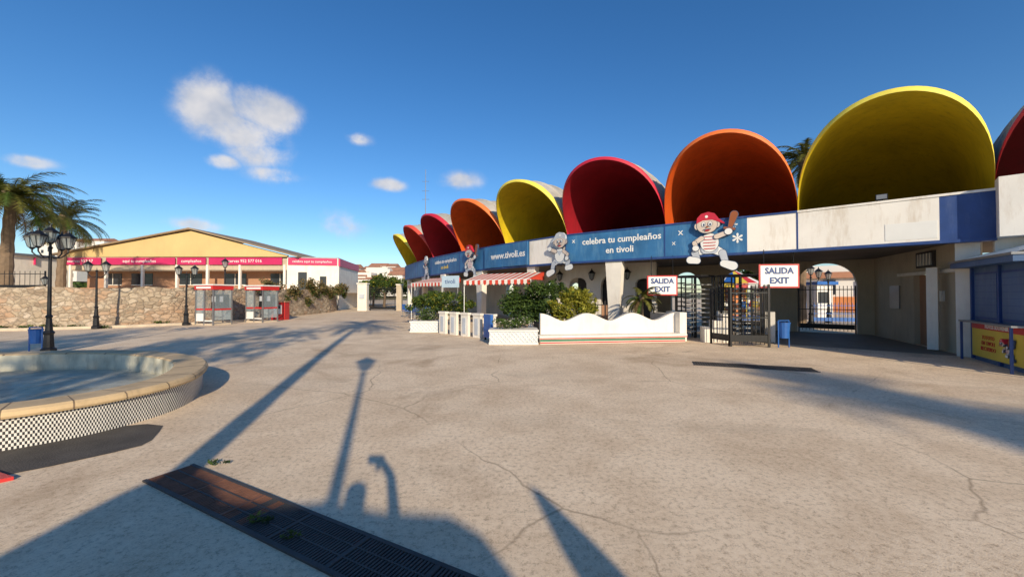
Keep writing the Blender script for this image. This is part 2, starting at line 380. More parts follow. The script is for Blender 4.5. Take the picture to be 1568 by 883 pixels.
def lamp(x,y,h,heads=2,s=1.0,rz=0,name="street_lamp",arm=.42):
    m=MB()
    prof=[(0,.17),(.12,.17),(.16,.12),(.5,.10),(.56,.13),(.62,.085),(.95,.06),(1.0,.085),(1.05,.05),(h-.75*s,.035),(h-.7*s,.06),(h-.66*s,.035)]
    for (z1,r1),(z2,r2) in zip(prof[:-1],prof[1:]): m.cyl((x,y,z1),(x,y,z2),r1*s,r2*s,BLACK,12)
    hz=h-.66*s
    if heads==1:
        m.cyl((x,y,hz),(x,y,hz+.12*s),.03,.03,BLACK,8); lantern(m,x,y,hz+.12*s,s)
    else:
        L0=arm*s; kk=2 if heads==2 else heads-1
        for k in range(kk):
            a=rz+2*PI*k/kk
            pts=[(x+math.cos(a)*L0*t,y+math.sin(a)*L0*t,hz-.28*s-.12*s*math.sin(PI*t)+.1*s*t) for t in [i/6 for i in range(7)]]
            m.path(pts,.018*s,BLACK)
            q=pts[-1]; m.cyl(q,(q[0],q[1],q[2]+.12*s),.02*s,.02*s,BLACK,6)
            lantern(m,q[0],q[1],q[2]+.14*s,s)
        if heads>=3:
            m.cyl((x,y,hz-.3*s),(x,y,hz+.12*s),.03*s,.03*s,BLACK,8); lantern(m,x,y,hz+.12*s,s)
        else: m.cyl((x,y,hz-.1*s),(x,y,hz+.12*s),.03*s,.005*s,BLACK,8)
    return m.build(name)
lamp(-12.6,10.5,3.5,5,.9,.3); lamp(-19.3,17.9,3.35,2,.95,.05); lamp(-16.9,20.0,3.3,2,.95,.05); lamp(-19.6,26.3,4.1,1,1.2); lamp(-24.0,19.8,2.6,1,.9)
# ------------------------------------------------------------------ cartoon signs
INK=mat("sign_ink",(.05,.08,.15),.6,.1,2,0); FACE=mat("sign_face",(.68,.57,.48),.6,.1,2,0,dirt=.3); SGREY=mat("sign_grey",(.5,.54,.6),.6,.15,2,0)
class Flat:
    def __init__(s,F,m,sc): s.F=F;s.mb=m;s.sc=sc;s.k=0
    def poly(s,pts,m,out=.0):
        s.k+=1; d=.003*s.k
        F=s.F; sc=s.sc
        s.mb.prism(lambda a,dd,z:F(a,dd,z),[(x*sc,y*sc) for x,y in pts],-.0,d,m)
    def ell(s,cx,cy,rx,ry,m,rot=0,ol=0):
        for mm,e in (((INK,ol),(m,0)) if ol else ((m,0),)):
            pts=[]
            for k in range(28):
                a=2*PI*k/28; X=(rx+e)*math.cos(a);Y=(ry+e)*math.sin(a)
                pts.append((cx+X*math.cos(rot)-Y*math.sin(rot),cy+X*math.sin(rot)+Y*math.cos(rot)))
            s.poly(pts,mm)
    def cap(s,x1,y1,x2,y2,r1,r2,m,ol=0):
        a=math.atan2(y2-y1,x2-x1)
        for mm,e in (((INK,ol),(m,0)) if ol else ((m,0),)):
            pts=[]
            for k in range(11):
                t=a+PI/2+PI*k/10; pts.append((x1+(r1+e)*math.cos(t),y1+(r1+e)*math.sin(t)))
            for k in range(11):
                t=a-PI/2+PI*k/10; pts.append((x2+(r2+e)*math.cos(t),y2+(r2+e)*math.sin(t)))
            s.poly(pts,mm)
def boy(F0,s,d,zc,sc,name,flip=1,bat=True,tint=FACE):
    A=Vector(F0(s,d,zc))
    def F(a,dd,z): return tuple(A+F0.u*a*flip+F0.n*dd+Vector((0,0,z)))
    m=MB(); f=Flat(F,m,sc); o=.016
    f.cap(-.12,-.25,-.5,-.36,.15,.12,SIGNW,o); f.cap(-.5,-.36,-.42,-.62,.12,.1,SGREY,o); f.cap(-.42,-.66,-.66,-.62,.11,.13,SIGNW,o)
    f.cap(.12,-.25,.42,-.42,.16,.12,SIGNW,o); f.cap(.42,-.42,.5,-.72,.12,.1,SGREY,o); f.cap(.46,-.8,.74,-.9,.12,.15,SIGNW,o)
    f.cap(-.12,-.26,.14,-.26,.16,.16,SGREY)
    f.ell(0,-.02,.30,.34,SIGNW,0,o)
    if bat:
        for k in range(5): f.cap(-.22+.01*k,.2-.11*k,.22-.01*k,.2-.11*k,.014,.014,REDP)
    else: f.poly([(-.2,.2),(0,-.05),(.2,.2)],SGREY)
    f.cap(-.26,.15,-.5,.0,.085,.075,FACE,o); f.cap(-.5,.0,-.45,-.16,.075,.07,FACE,o); f.ell(-.46,-.2,.11,.1,SIGNW,0,o)
    f.cap(.24,.18,.58,.30,.085,.075,FACE,o)
    if bat:
        f.cap(.62,.3,.8,.92,.045,.12,BROWN,o); f.cap(.5,.47,.8,.40,.035,.035,BROWN,o)
    f.ell(.62,.33,.12,.11,SIGNW,0,o)
    f.ell(-.40,.60,.09,.12,FACE,0,o); f.ell(.27,.62,.08,.11,FACE,0,o)
    f.ell(-.07,.62,.34,.29,FACE,0,o)
    HB=CRIR if bat else SGREY
    f.poly([(-.42,.70),(-.40,.90),(-.26,1.05),(-.02,1.10),(.18,1.03),(.28,.88),(.28,.72),(.1,.80),(-.2,.80)],HB)
    f.cap(.26,.80,.46,.66,.06,.03,HB)
    f.ell(-.08,.93,.05,.05,SIGNW)
    f.ell(-.18,.65,.06,.085,SIGNW,0,.01); f.ell(.04,.65,.06,.085,SIGNW,0,.01)
    f.ell(-.165,.635,.028,.05,INK); f.ell(.045,.635,.028,.05,INK)
    f.ell(-.06,.55,.04,.03,BROWN); f.cap(-.17,.455,.05,.47,.015,.015,INK)
    f.cap(-.1,.42,.0,.425,.022,.022,REDP)
    return m.build(name)
Fa=bayF(2); boy(Fa,Fa.len*.38,.2,3.38,.93,"pirate_boy_cutout_sign")
Fa=bayF(4); boy(Fa,Fa.len*.95,.25,3.30,.88,"cartoon_character_cutout_sign",-1,False)
Fa=bayF(5); boy(Fa,Fa.len*.34,.32,3.35,.95,"pirate_boy_cutout_sign",1,True)
Fa=bayF(7); boy(Fa,Fa.len*.8,.25,3.35,.9,"cartoon_character_cutout_sign",-1,False)
def exit_sign(A,B,z0,z1):
    F=frame(A,B); m=MB()
    m.fb(F,0,F.len,-.04,0,z0,z1,REDP); m.fb(F,.045,F.len-.045,0,.008,z0+.045,z1-.045,SIGNW)
    for s in (.15,F.len-.15): m.cyl(F(s,-.02,z1),F(s,-.02,3.0),.012,.012,BLACK,6)
    o=m.build("exit_sign"); h=(z1-z0)
    text("SALIDA",F,F.len/2,.012,z0+h*.71,h*.36,NAVY,o,bold=.010,sx=.92); text("EXIT",F,F.len/2,.012,z0+h*.30,h*.36,NAVY,o,bold=.010)
exit_sign((4.93,14.05),(5.95,13.85),1.56,2.28)
exit_sign((7.76,12.1),(8.88,11.9),1.80,2.54)
# ------------------------------------------------------------------ turnstiles, gates, rails
def turnstile(x,y,rz):
    m=MB(); h=2.25
    def P(a,b,z): return (x+a*math.cos(rz)-b*math.sin(rz),y+a*math.sin(rz)+b*math.cos(rz),z)
    m.cyl(P(0,0,0),P(0,0,h),.05,.05,BLACK,8)
    for k in range(11):
        z=.25+k*.17
        for q in range(3):
            a=2*PI*q/3+.4; m.cyl(P(0,0,z),P(.58*math.cos(a),.58*math.sin(a),z),.024,.024,SILVER,6)
        pts=[P(.68*math.cos(t),.68*math.sin(t),z+.06) for t in [PI*.6+PI*.8*i/8 for i in range(9)]]
        m.path(pts,.014,BLACK,5)
    for t in [PI*.6+PI*.8*i/4 for i in range(5)]+[-.5,.5]:
        m.cyl(P(.68*math.cos(t),.68*math.sin(t),0),P(.68*math.cos(t),.68*math.sin(t),h),.025,.025,BLACK,6)
    m.path([P(.7*math.cos(t),.7*math.sin(t),h) for t in [2*PI*i/16 for i in range(17)]],.03,BLACK,6)
    m.cyl(P(-.7,0,h),P(.7,0,h),.035,.035,BLACK,6)
    m.box(P(.85,.2,.5),(.3,.7,1.0),WHITE,rz)
    m.build("full_height_turnstile")
turnstile(6.75,14.2,-.6); turnstile(8.0,13.5,-.6)
m=MB()
for k in range(3): m.box((6.6+k*.28,13.1-k*.05,.25+.11*k),(.27,.5,.5+.22*k),WHITE,-.2)
m.build("white_steps_block")
def railing(A,B,h,name,m=BLACK,step=.11,arch=0,z0=.08):
    F=frame(A,B); mb=MB(); Ln=F.len
    n_=max(2,int(Ln/step))
    for k in range(n_+1):
        s=Ln*k/n_; t=h+arch*math.sin(PI*s/Ln*.5)
        mb.cyl(F(s,0,z0),F(s,0,t),.011,.011,m,5,False)
        mb.cyl(F(s,0,t),F(s,0,t+.07),.018,.0,m,5,False)
    for z in (z0+.08,h*.5,h-.12): mb.fb(F,0,Ln,-.015,.015,z,z+.035,m)
    for s in (0,Ln): mb.fb(F,s-.025,s+.025,-.025,.025,0,h+.05,m)
    mb.fb(F,.03,Ln-.03,-.008,.008,z0+.1,z0+.28,m)
    return mb.build(name)
railing((6.72,11.85),(7.75,11.65),1.75,"iron_gate",arch=.1); railing((7.8,11.7),(8.2,13.2),1.85,"iron_gate")
railing((6.5,12.6),(6.7,11.9),1.75,"iron_gate",arch=.1)
railing(FB(fl(.5,2.45)[0]+.05,-.15,0)[:2],FB(fl(.5,2.45)[1]-.05,-.15,0)[:2],1.9,"iron_gate",BLACK,.12)
railing(FB(fl(3.7,5.35)[0]+.05,-.15,0)[:2],FB(fl(3.7,5.35)[1]-.05,-.15,0)[:2],1.5,"iron_gate",BLACK,.12)
railing((2.0,15.2),(3.6,14.9),1.3,"iron_railing",step=.13)
def bin_(x,y,s=1,rz=0,c=BLUEP):
    m=MB()
    for dx in (-.2*s,.2*s):
        m.cyl((x+dx*math.cos(rz),y+dx*math.sin(rz),0),(x+dx*math.cos(rz),y+dx*math.sin(rz),.85*s),.018,.018,c,6)
    m.path([(x-.2*s*math.cos(rz),y-.2*s*math.sin(rz),.85*s),(x+.2*s*math.cos(rz),y+.2*s*math.sin(rz),.85*s)],.018,c)
    m.cyl((x,y,.3*s),(x,y,.78*s),.14*s,.18*s,c,14,True); m.cyl((x,y,.78*s),(x,y,.8*s),.195*s,.195*s,c,14,False)
    m.cyl((x,y,.781*s),(x,y,.785*s),.165*s,.165*s,PIT,14)
    m.build("litter_bin")
bin_(8.2,11.65,.95,.2); bin_(-13.2,10.7,.8,.1)
# ------------------------------------------------------------------ foliage helpers
def leaves(name,blobs,n,size,mats,seed=1,bmesh_obj=None,flat=0,parent=None):
    r=random.Random(seed); m=bmesh_obj or MB()
    tot=sum(b[3]*b[4]*b[5] for b in blobs)
    for b in blobs:
        k=int(n*b[3]*b[4]*b[5]/tot)+1
        subs=[(r.uniform(-.6,.6),r.uniform(-.6,.6),r.uniform(-.5,.65),r.uniform(.3,.55)) for _ in range(9)]
        for _ in range(k):
            sb=r.choice(subs)
            v=Vector((r.gauss(0,1),r.gauss(0,1),r.gauss(0,1))).normalized()*(r.random()**.45)*sb[3]
            p=Vector((sb[0]+v.x,sb[1]+v.y,sb[2]+v.z))
            c=Vector((b[0]+p.x*b[3],b[1]+p.y*b[4],max(.01,b[2]+p.z*b[5])))
            d=Vector((r.gauss(0,1),r.gauss(0,1),r.gauss(0,.8))).normalized(); e=d.cross(Vector((r.gauss(0,1),r.gauss(0,1),r.gauss(0,1)))).normalized()
            s=size*r.uniform(.5,1.3)
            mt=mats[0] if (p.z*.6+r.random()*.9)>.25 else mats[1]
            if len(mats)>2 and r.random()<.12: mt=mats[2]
            m.add([c-d*s,c+e*s*.38,c+d*s,c-e*s*.38],[(0,1,2,3)],mt)
    if bmesh_obj is None: return m.build(name,fix=False,parent=parent)
def palm(x,y,h,R,name="palm_tree",nf=46,seed=1,tr=.2,curve=.3,lw=.035,nl=26,trunk=True,zr=1):
    r=random.Random(seed); m=MB(); prev=None
    K=16
    for k in range(K+1):
        t=k/K; px=x+curve*t*t; py=y; rr=tr*(1.25-.45*t)*(1.08 if k%2 else .95)
        if prev and trunk: m.cyl(prev[0],(px,py,h*t),prev[1],rr,BARK,10,False)
        prev=((px,py,h*t),rr)
    top=Vector(prev[0])
    m.ell(top,(tr*1.6,tr*1.6,tr*2.2),BARK,10,6)
    for i in range(nf):
        az=r.uniform(0,2*PI); el=r.uniform(-.55,1.35) ; Lf=R*r.uniform(.85,1.1)
        mt=PALML if el>-.2 else (DRYL if r.random()<.5 else PALML)
        if r.random()<.25: mt=LEAF
        pos=top.copy(); hd=Vector((math.cos(az),math.sin(az),0)); e=el; pts=[pos.copy()]
        S=nl//2
        for k in range(S):
            e-= (1.9/S)*(.4+k/S)*.9
            pos=pos+(hd*math.cos(e)+Vector((0,0,math.sin(e))))*(Lf/S); pts.append(pos.copy())
        side=Vector((-hd.y,hd.x,0))
        for k in range(S):
            a_,b_=pts[k],pts[k+1]; wv=.02
            m.add([a_-side*wv,a_+side*wv,b_+side*wv,b_-side*wv],[(0,1,2,3)],mt)
            ll=Lf*.24*math.sin(PI*min(1,(k+1.2)/(S+1)))**.6
            ax=(b_-a_).normalized(); dn=Vector((0,0,-1))
            for q in range(3):
                o=a_.lerp(b_,q/3)
                for sg in (-1,1):
                    d=(side*sg*1.0+ax*.75+dn*r.uniform(.15,.6)).normalized()
                    m.add([o-ax*lw*.7,o+ax*lw*.7,o+d*ll*r.uniform(.8,1.1)],[(0,1,2)],mt)
    return m.build(name,fix=False)
def tree(x,y,h,R,name,seed,n=3500,sz=.16,mats=None,tr=.16):
    r=random.Random(seed); m=MB()
    m.cyl((x,y,0),(x+.1,y,h*.5),tr,tr*.7,BARK,8)
    for k_ in range(6):
        a=r.uniform(0,2*PI); m.cyl((x+.1,y,h*.45),(x+R*.6*math.cos(a),y+R*.6*math.sin(a),h*r.uniform(.65,.85)),tr*.45,.02,BARK,6)
    leaves("",[(x+r.uniform(-.5,.5)*R,y+r.uniform(-.5,.5)*R,h*.7+r.uniform(-.15,.15)*h,R*.65,R*.65,h*.25) for _ in range(6)],n,sz,mats or [LEAF,LEAFD,LEAFY],seed+50,m)
    return m.build(name,fix=False)
palm(-33.3,25.3,8.0,3.7,seed=3,tr=.30,nf=85,lw=.05); palm(-42.2,36,8.6,3.5,seed=4,tr=.3,nf=60,lw=.05)
palm(14.6,19.5,8.4,1.8,seed=5,nf=40,lw=.04)
palm(4.75,14.15,1.45,.75,"potted_fan_palm",nf=30,seed=6,tr=.07,curve=0,lw=.025)
# palms, lamp, kiosk behind the photographer (their shadows cross the square)
palm(-1.15,-2.0,9.0,2.3,seed=8,tr=.12,curve=.75,nf=34)
palm(13.9,-17.8,9.2,2.1,seed=10,tr=.2,curve=0,nf=40,lw=.05)  # unseen palm, added to throw the soft shadow band on the right
tree(-2.9,-7.4,10.5,2.7,"tree",71,n=2600,sz=.2,tr=.15)
tree(-7.5,-9.4,11.5,2.6,"tree",72,n=2000,sz=.2,tr=.15)
lamp(.42,-2.35,5.0,1,1.25)
k=MB(); FK=frame((0,-3),(1,-3))
k.prism(FK,[(-1.08,0),(-1.08,2.5),(-.95,2.60),(-.7,2.66),(-.45,2.6),(-.2,2.46),(.28,2.42),(.6,2.45),(1.0,2.39),(1.5,2.37),(1.68,2.28),(1.78,2.1),(1.8,1.8),(1.8,0)],0,2.2,WHITE)  # unseen kiosk, roof outline shaped to the shadow edge it throws
k.fb(FK,-.8,1.5,-.05,0,1.0,2.0,GLASSD); k.fb(FK,-.9,1.6,-.25,0,.9,.96,GREYM); k.fb(FK,-1.06,1.76,-.03,0,2.04,2.1,KBLUE); k.build("shadow_kiosk")
k=MB(); k.cyl((2.1,-2.5,0),(2.1,-2.5,2.3),.025,.025,GREYM,8)
for i in range(8):
    a=2*PI*i/8
    for z1,r1,z2,r2 in ((1.0,.16,1.5,.2),(1.5,.2,2.0,.13),(2.0,.13,2.32,.03)):
        b=a+PI/5
        k.add([(2.1+r1*math.cos(a),-2.5+r1*math.sin(a),z1),(2.1+r1*.75*math.cos(b),-2.5+r1*.75*math.sin(b),z1),(2.1+r2*.75*math.cos(b),-2.5+r2*.75*math.sin(b),z2),(2.1+r2*math.cos(a),-2.5+r2*math.sin(a),z2)],[(0,1,2,3)],REDP)
        k.add([(2.1+r1*.75*math.cos(b),-2.5+r1*.75*math.sin(b),z1),(2.1+r1*math.cos(a+PI/4),-2.5+r1*math.sin(a+PI/4),z1),(2.1+r2*math.cos(a+PI/4),-2.5+r2*math.sin(a+PI/4),z2),(2.1+r2*.75*math.cos(b),-2.5+r2*.75*math.sin(b),z2)],[(0,1,2,3)],SIGNW)
k.cyl((2.1,-2.5,0),(2.1,-2.5,.08),.3,.28,KERB,16); k.build("folded_parasol")
# photographer standing behind the lens, arm raised with the phone
me=bpy.data.meshes.new("photographer")
V_=[(.12,-.95,.95),(.12,-.95,1.2),(.12,-.94,1.42),(.11,-.92,1.52),(.1,-.9,1.6),(.1,-.89,1.72),
    (.30,-.93,1.44),(.34,-.72,1.42),(.22,-.40,1.56),(.07,-.22,1.62),
    (-.08,-.94,1.42),(-.14,-.92,1.15),(-.12,-.86,.92),(-.11,-.84,.82),
    (.02,-.95,.9),(.0,-.93,.5),(.0,-.97,.08),(.0,-.83,.04),
    (.22,-.95,.9),(.24,-.9,.5),(.25,-.93,.08),(.25,-.79,.04)]
E_=[(0,1),(1,2),(2,3),(3,4),(4,5),(2,6),(6,7),(7,8),(8,9),(2,10),(10,11),(11,12),(12,13),(0,14),(14,15),(15,16),(16,17),(0,18),(18,19),(19,20),(20,21)]
R_=[.16,.15,.16,.065,.09,.095,.06,.048,.042,.035,.06,.045,.036,.03,.095,.06,.045,.04,.095,.06,.045,.04]
me.from_pydata(V_,E_,[]); ph=bpy.data.objects.new("photographer",me); scene.collection.objects.link(ph)
sk=ph.modifiers.new("skin",'SKIN')
for i,sv in enumerate(me.skin_vertices[0].data): sv.radius=(R_[i],R_[i]); sv.use_root=(i==0)
ss=ph.modifiers.new("sub",'SUBSURF'); ss.levels=2; ss.render_levels=2
me.materials.append(mat("dark_clothes",(.06,.07,.1),.8))
pp=MB(); pp.box((0.01,-.17,1.6),(.16,.012,.08),BLACK); pp.box((0.03,-.19,1.56),(.03,.03,.09),BLACK); pp.build("mobile_phone",parent=ph)
# ------------------------------------------------------------------ wavy planter
F=frame((.95,12.85),(5.75,13.5)); m=MB(); Ln=F.len
K=60
top=lambda t:.70+.26*abs(math.cos(PI*t*3.0))**1.7
for i in range(K):
    a,b=i/K,(i+1)/K
    m.prism(F,[(Ln*a,.02),(Ln*b,.02),(Ln*b,top(b)),(Ln*a,top(a))],-.2,0,WHITE)
m.fb(F,-.1,Ln+.05,.003,.45,0,.16,WHITE); m.fb(F,-.14,Ln+.08,.003,.52,.16,.27,WHITE)
m.fb(F,-.1,Ln+.05,.45,.458,.02,.06,REDP); m.fb(F,-.1,Ln+.05,.45,.456,.08,.14,GREEN); m.fb(F,-.14,Ln+.08,.52,.525,.17,.2,REDP)
m.fb(F,Ln-.05,Ln+.2,-.6,.3,.0,.98,WHITE); m.fb(F,Ln-.03,Ln+.18,-1.8,-.6,0,.9,WHITE)
m.fb(F,0,Ln,-1.2,-.2,0,.62,BARK); m.build("wavy_planter_wall")
leaves("flowering_shrub",[(1.1,13.9,1.45,.85,.6,.6),(-.0,14.3,1.3,.6,.6,.6),(.5,14.1,1.05,1.0,.6,.6),(1.7,14,1.7,.4,.5,.5)],6800,.075,[LEAF,LEAFD,LEAFD],21)
leaves("yellow_green_shrub",[(2.25,13.9,1.25,.65,.5,.55),(1.75,13.8,1.05,.65,.5,.45),(2.7,13.9,1.1,.45,.5,.5),(2.0,13.9,1.6,.5,.5,.4)],5600,.07,[LEAFY,LEAFY,LEAF],22)
def planter(x0,x1,y0,dy,h,name="planter_box"):
    m=MB(); cx=(x0+x1)/2; w_=x1-x0
    m.box((cx,y0+dy/2,h/2),(w_,dy,h),SGREY); m.box((cx,y0+dy/2,h+.02),(w_+.06,dy+.06,.05),WHITE); m.box((cx,y0+dy/2,.03),(w_+.04,dy+.04,.06),WHITE)
    Ff=frame((x0,y0),(x1,y0)); st=.14
    nn=int((w_)/st)
    for i in range(nn):
        s=i*w_/nn
        for a,b in ((s,s+w_/nn),(s+w_/nn,s)):
            for z in (0,1):
                zz=.07+z*(h-.1)/2; z2=zz+(h-.1)/2
                m.cyl(Ff(a,.012,zz),Ff(b,.012,z2),.016,.016,SIGNW,4,False)
    m.build(name)
planter(-.72,.82,12.3,1.0,.42); planter(-4.3,-3.1,16.3,.9,.42)
leaves("planter_flowers",[(.05,12.8,.62,.75,.45,.3)],2200,.045,[LEAF,LEAFD,FLW],23)
leaves("planter_flowers",[(-3.7,16.8,.68,.6,.4,.35)],1400,.055,[LEAF,LEAFD,FLW],24)
leaves("cafe_hedge",[(-3.6,19.5,1.2,1.1,.7,.7),(-5.0,20.5,1.1,.7,.6,.5),(-2.3,18.8,1.1,.6,.6,.6)],4500,.09,[LEAF,LEAFD,LEAFY],25)
m=MB()
for i in range(5):
    t=i/4; x=-3.0+2.05*t; y=15.9-2.0*t
    Ff=frame((x,y),(x+.42,y-.41))
    m.fb(Ff,0,.42,-.12,0,.0,.82,WHITE); m.fb(Ff,-.03,.45,-.15,.03,.82,.9,WHITE); m.fb(Ff,.12,.3,.003,.02,.1,.7,SGREY)
m.build("white_barrier_panels")
m=MB(); Ff=frame((-1.0,13.6),(-.75,13.2)); m.fb(Ff,0,.5,-.1,0,.1,.9,BLUEP); m.fb(Ff,.02,.06,-.08,-.02,0,.1,BLACK); m.fb(Ff,.4,.46,-.08,-.02,0,.1,BLACK); m.build("blue_barrier")
# ------------------------------------------------------------------ cafe awnings
STR=mat("awning_red",(.62,.06,.03),.7,.1); STW=mat("awning_white",(.78,.74,.66),.7,.1)
def awning(A,B,zb,zf,depth,name="striped_awning"):
    F=frame(A,B); m=MB(); n_=int(F.len/.16)
    for i in range(n_):
        a,b=F.len*i/n_,F.len*(i+1)/n_; c_=STR if i%2 else STW
        m.add([F(a,0,zf),F(b,0,zf),F(b,-depth,zb),F(a,-depth,zb)],[(0,1,2,3)],c_)
        m.prism(F,[(a,zf),(b,zf),(b,zf-.16),((a+b)/2,zf-.24),(a,zf-.16)],-.005,.005,c_)
    for s in (0,F.len):
        m.add([F(s,0,zf),F(s,-depth,zb),F(s,-depth,zf)],[(0,1,2)],STR)
        m.cyl(F(s,-.05,0),F(s,-.05,zf),.02,.02,SIGNW,6)
    m.cyl(F(0,-.02,zf),F(F.len,-.02,zf),.02,.02,SIGNW,6); m.build(name,fix=False)
awning((-2.3,18.3),(.78,16.5),2.62,2.25,1.4); awning((-6.4,24.4),(-4.1,22.4),2.65,2.3,1.5); awning((-8,29.5),(-6.6,26),2.65,2.3,1.5)
m=MB(); Ff=frame((-3.65,20.0),(-2.7,19.5)); m.fb(Ff,0,Ff.len,-.05,0,1.95,2.55,PALE); m.cyl(Ff(.1,-.02,0),Ff(.1,-.02,1.95),.02,.02,GREYM); m.cyl(Ff(1.0,-.02,0),Ff(1.0,-.02,1.95),.02,.02,GREYM)
o=m.build("cafe_menu_sign"); text("tivoli",Ff,Ff.len/2,.003,2.25,.34,NAVY,o)
def chair(m,x,y,rz,c):
    co,si=math.cos(rz),math.sin(rz); P=lambda a,b,z:(x+a*co-b*si,y+a*si+b*co,z)
    m.box(P(0,0,.45),(.42,.42,.04),c,rz); m.box(P(0,.2,.72),(.4,.03,.4),c,rz)
    for a,b in ((-.18,-.18),(.18,-.18),(-.18,.18),(.18,.18)): m.cyl(P(a,b,0),P(a,b,.45),.015,.015,GREYM,5)
for (x,y,r) in ((-4.8,22.2,.4),(-5.6,23.0,2),(-6.6,26,.9),(-7.4,27,2.4),(-5.2,24,3)):
    m=MB(); chair(m,x,y,r,BLUEP); m.build("cafe_chair")
# ------------------------------------------------------------------ right kiosk
F=frame((11.5,9.6),(10.15,7.45)); m=MB(); Ln=F.len+.0
Kd=2.0
m.fb(F,0,Ln,-Kd,0,.0,2.25,KBLUE)
for s in (0,Ln*.5,Ln): m.fb(F,s-.035,s+.035,-.0,.05,0.02,2.25,NAVY)
m.fb(F,-.15,Ln+.15,-Kd-.1,.35,2.25,2.38,KBLUE); m.fb(F,-.18,Ln+.18,-Kd-.13,.38,2.38,2.43,GREYM)
for s0,s1 in ((.1,Ln*.5-.07),(Ln*.5+.07,Ln-.08)):
    m.fb(F,s0,s1,.001,.02,1.02,2.12,NAVY); m.fb(F,s0+.05,s1-.05,.02,.03,1.07,2.07,KBLUE)
    for k_ in range(6): m.fb(F,s0+.06,s1-.06,.03,.034,1.2+k_*.15,1.208+k_*.15,NAVY)
m.add([F(-.1,.3,2.43),F(Ln+.1,.3,2.43),F(Ln+.1,-1.0,2.85),F(-.1,-1.0,2.85)],[(0,1,2,3)],PALE)
m.add([F(-.1,-Kd,2.43),F(Ln+.1,-Kd,2.43),F(Ln+.1,-1.0,2.85),F(-.1,-1.0,2.85)],[(0,1,2,3)],PALE)
m.fb(F,.1,Ln-.1,.05,.3,.93,.97,GREYM)
m.fb(F,.12,Ln-.15,.055,.075,.12,.92,YPOST); m.fb(F,.12,Ln-.15,.076,.082,.78,.92,REDP)
for s in (.15,Ln-.2): m.fb(F,s,s+.04,.25,.29,0,.93,NAVY)
for z in (.25,.5,.75): m.fb(F,Ln-.1,Ln+.28,.1,.13,z,z+.03,NAVY)
m.fb(F,Ln+.25,Ln+.29,.08,.13,0,1.0,NAVY)
ko=m.build("souvenir_kiosk")
text("FOTOS SOUVENIR",F,Ln/2,.086,.85,.12,SIGNW,ko,bold=.003); text("TU FOTO\nEN TIVOLI\nRECUERDO",F,Ln*.35,.08,.46,.13,REDP,ko)
boy(F,Ln*.72,.085,.42,.22,"kiosk_cartoon").parent=ko
# ------------------------------------------------------------------ ground ironwork
def grate(A,B,wd,step,mats_,name):
    F=frame(A,B); m=MB(); Ln=F.len; r=random.Random(9)
    m.fb(F,0,Ln,-wd,0,-.001,.003,PIT)
    for d in (-wd-.03,0): m.fb(F,-.03,Ln+.03,d,d+.03,-.001,.014,IRON)
    n_=int(Ln/step)
    for i in range(n_):
        s=Ln*i/n_; c_=mats_[0] if s<Ln*(.33+r.uniform(-.03,.03)) else mats_[1]
        m.fb(F,s,s+step*.55,-wd,0,.003,.012+r.uniform(-.001,.001),c_)
    for i in range(8):
        s=Ln*i/7; m.fb(F,s-.012,s+.012,-wd,0,.004,.0145,mats_[0] if s<Ln*.33 else IRON)
    for q in (.33,.66): m.fb(F,0,Ln,-wd*q-.006,-wd*q+.006,.004,.0138,IRON)
    m.build(name)
grate((-3.12,3.33),(.45,1.48),.31,.026,(RUST,IRON),"drain_grate")
grate((4.15,8.75),(6.3,7.95),.42,.05,(IRON,IRON),"drain_grate")
leaves("weeds",[(-2.75,3.64,.03,.10,.05,.04),(-1.75,2.72,.03,.1,.05,.05),(-1.45,2.55,.02,.08,.04,.04)],260,.016,[LEAF,LEAFD],31)
# ------------------------------------------------------------------ fountain
ctrl=[(-5.18,3.9),(-4.66,4.67),(-4.72,5.75),(-5.65,7.1),(-7.2,7.95),(-9,8.2),(-11,7.5),(-11.8,5.7),(-10.6,3.9),(-8.3,3.0),(-6.4,3.1)]
def cr(pts,n_):
    out=[];k=len(pts)
    for i in range(k):
        p0,p1,p2,p3=[Vector((*pts[(i+j)%k],0)) for j in (-1,0,1,2)]
        for q in range(n_):
            t=q/n_; out.append(.5*((2*p1)+(p2-p0)*t+(2*p0-5*p1+4*p2-p3)*t*t+(3*p1-p0-3*p2+p3)*t**3))
    return out
cv=cr(ctrl,60); nC=len(cv); cen=Vector((-8.1,5.6,0))
def off(i,d,z):
    t=(cv[(i+3)%nC]-cv[i-3]).normalized(); n_=Vector((t.y,-t.x,0))
    if n_.dot(cv[i]-cen)<0: n_=-n_
    p=cv[i]+n_*d; return (p.x,p.y,z)
m=MB()
nr=10
for j in range(nr):
    z0_,z1_=.33*j/nr,.33*(j+1)/nr
    for i in range(nC):
        i2=(i+1)%nC
        m.add([off(i,-.06,z0_),off(i2,-.06,z0_),off(i2,-.06,z1_),off(i,-.06,z1_)],[(0,1,2,3)],TILEW if (i+j)%2 else TILEK)
prof=[(-.06,.33),(0.0,.335),(.012,.36),(.0,.40),(-.03,.425),(-.42,.425),(-.45,.40),(-.45,.10)]
for (d0,z0_),(d1,z1_) in zip(prof[:-1],prof[1:]):
    for i in range(nC):
        i2=(i+1)%nC
        mt=RIMST if z1_>.2 else BASIN
        if (i%30==0) and z1_>.2: mt=BARK
        m.add([off(i,d0,z0_),off(i2,d0,z0_),off(i2,d1,z1_),off(i,d1,z1_)],[(0,1,2,3)],mt)
m.add([off(i,-.45,.10) for i in range(nC)],[tuple(range(nC))],BASIN)
fo=m.build("fountain",fix=False)
m=MB()
for (x,y,h_) in ((-7.9,5.6,.14),(-8.6,5.0,.14),(-7.2,5.0,.12)):
    m.cyl((x,y,.10),(x,y,.12+h_),.07,.006,PALE,4)
m.build("fountain_nozzles",parent=fo)
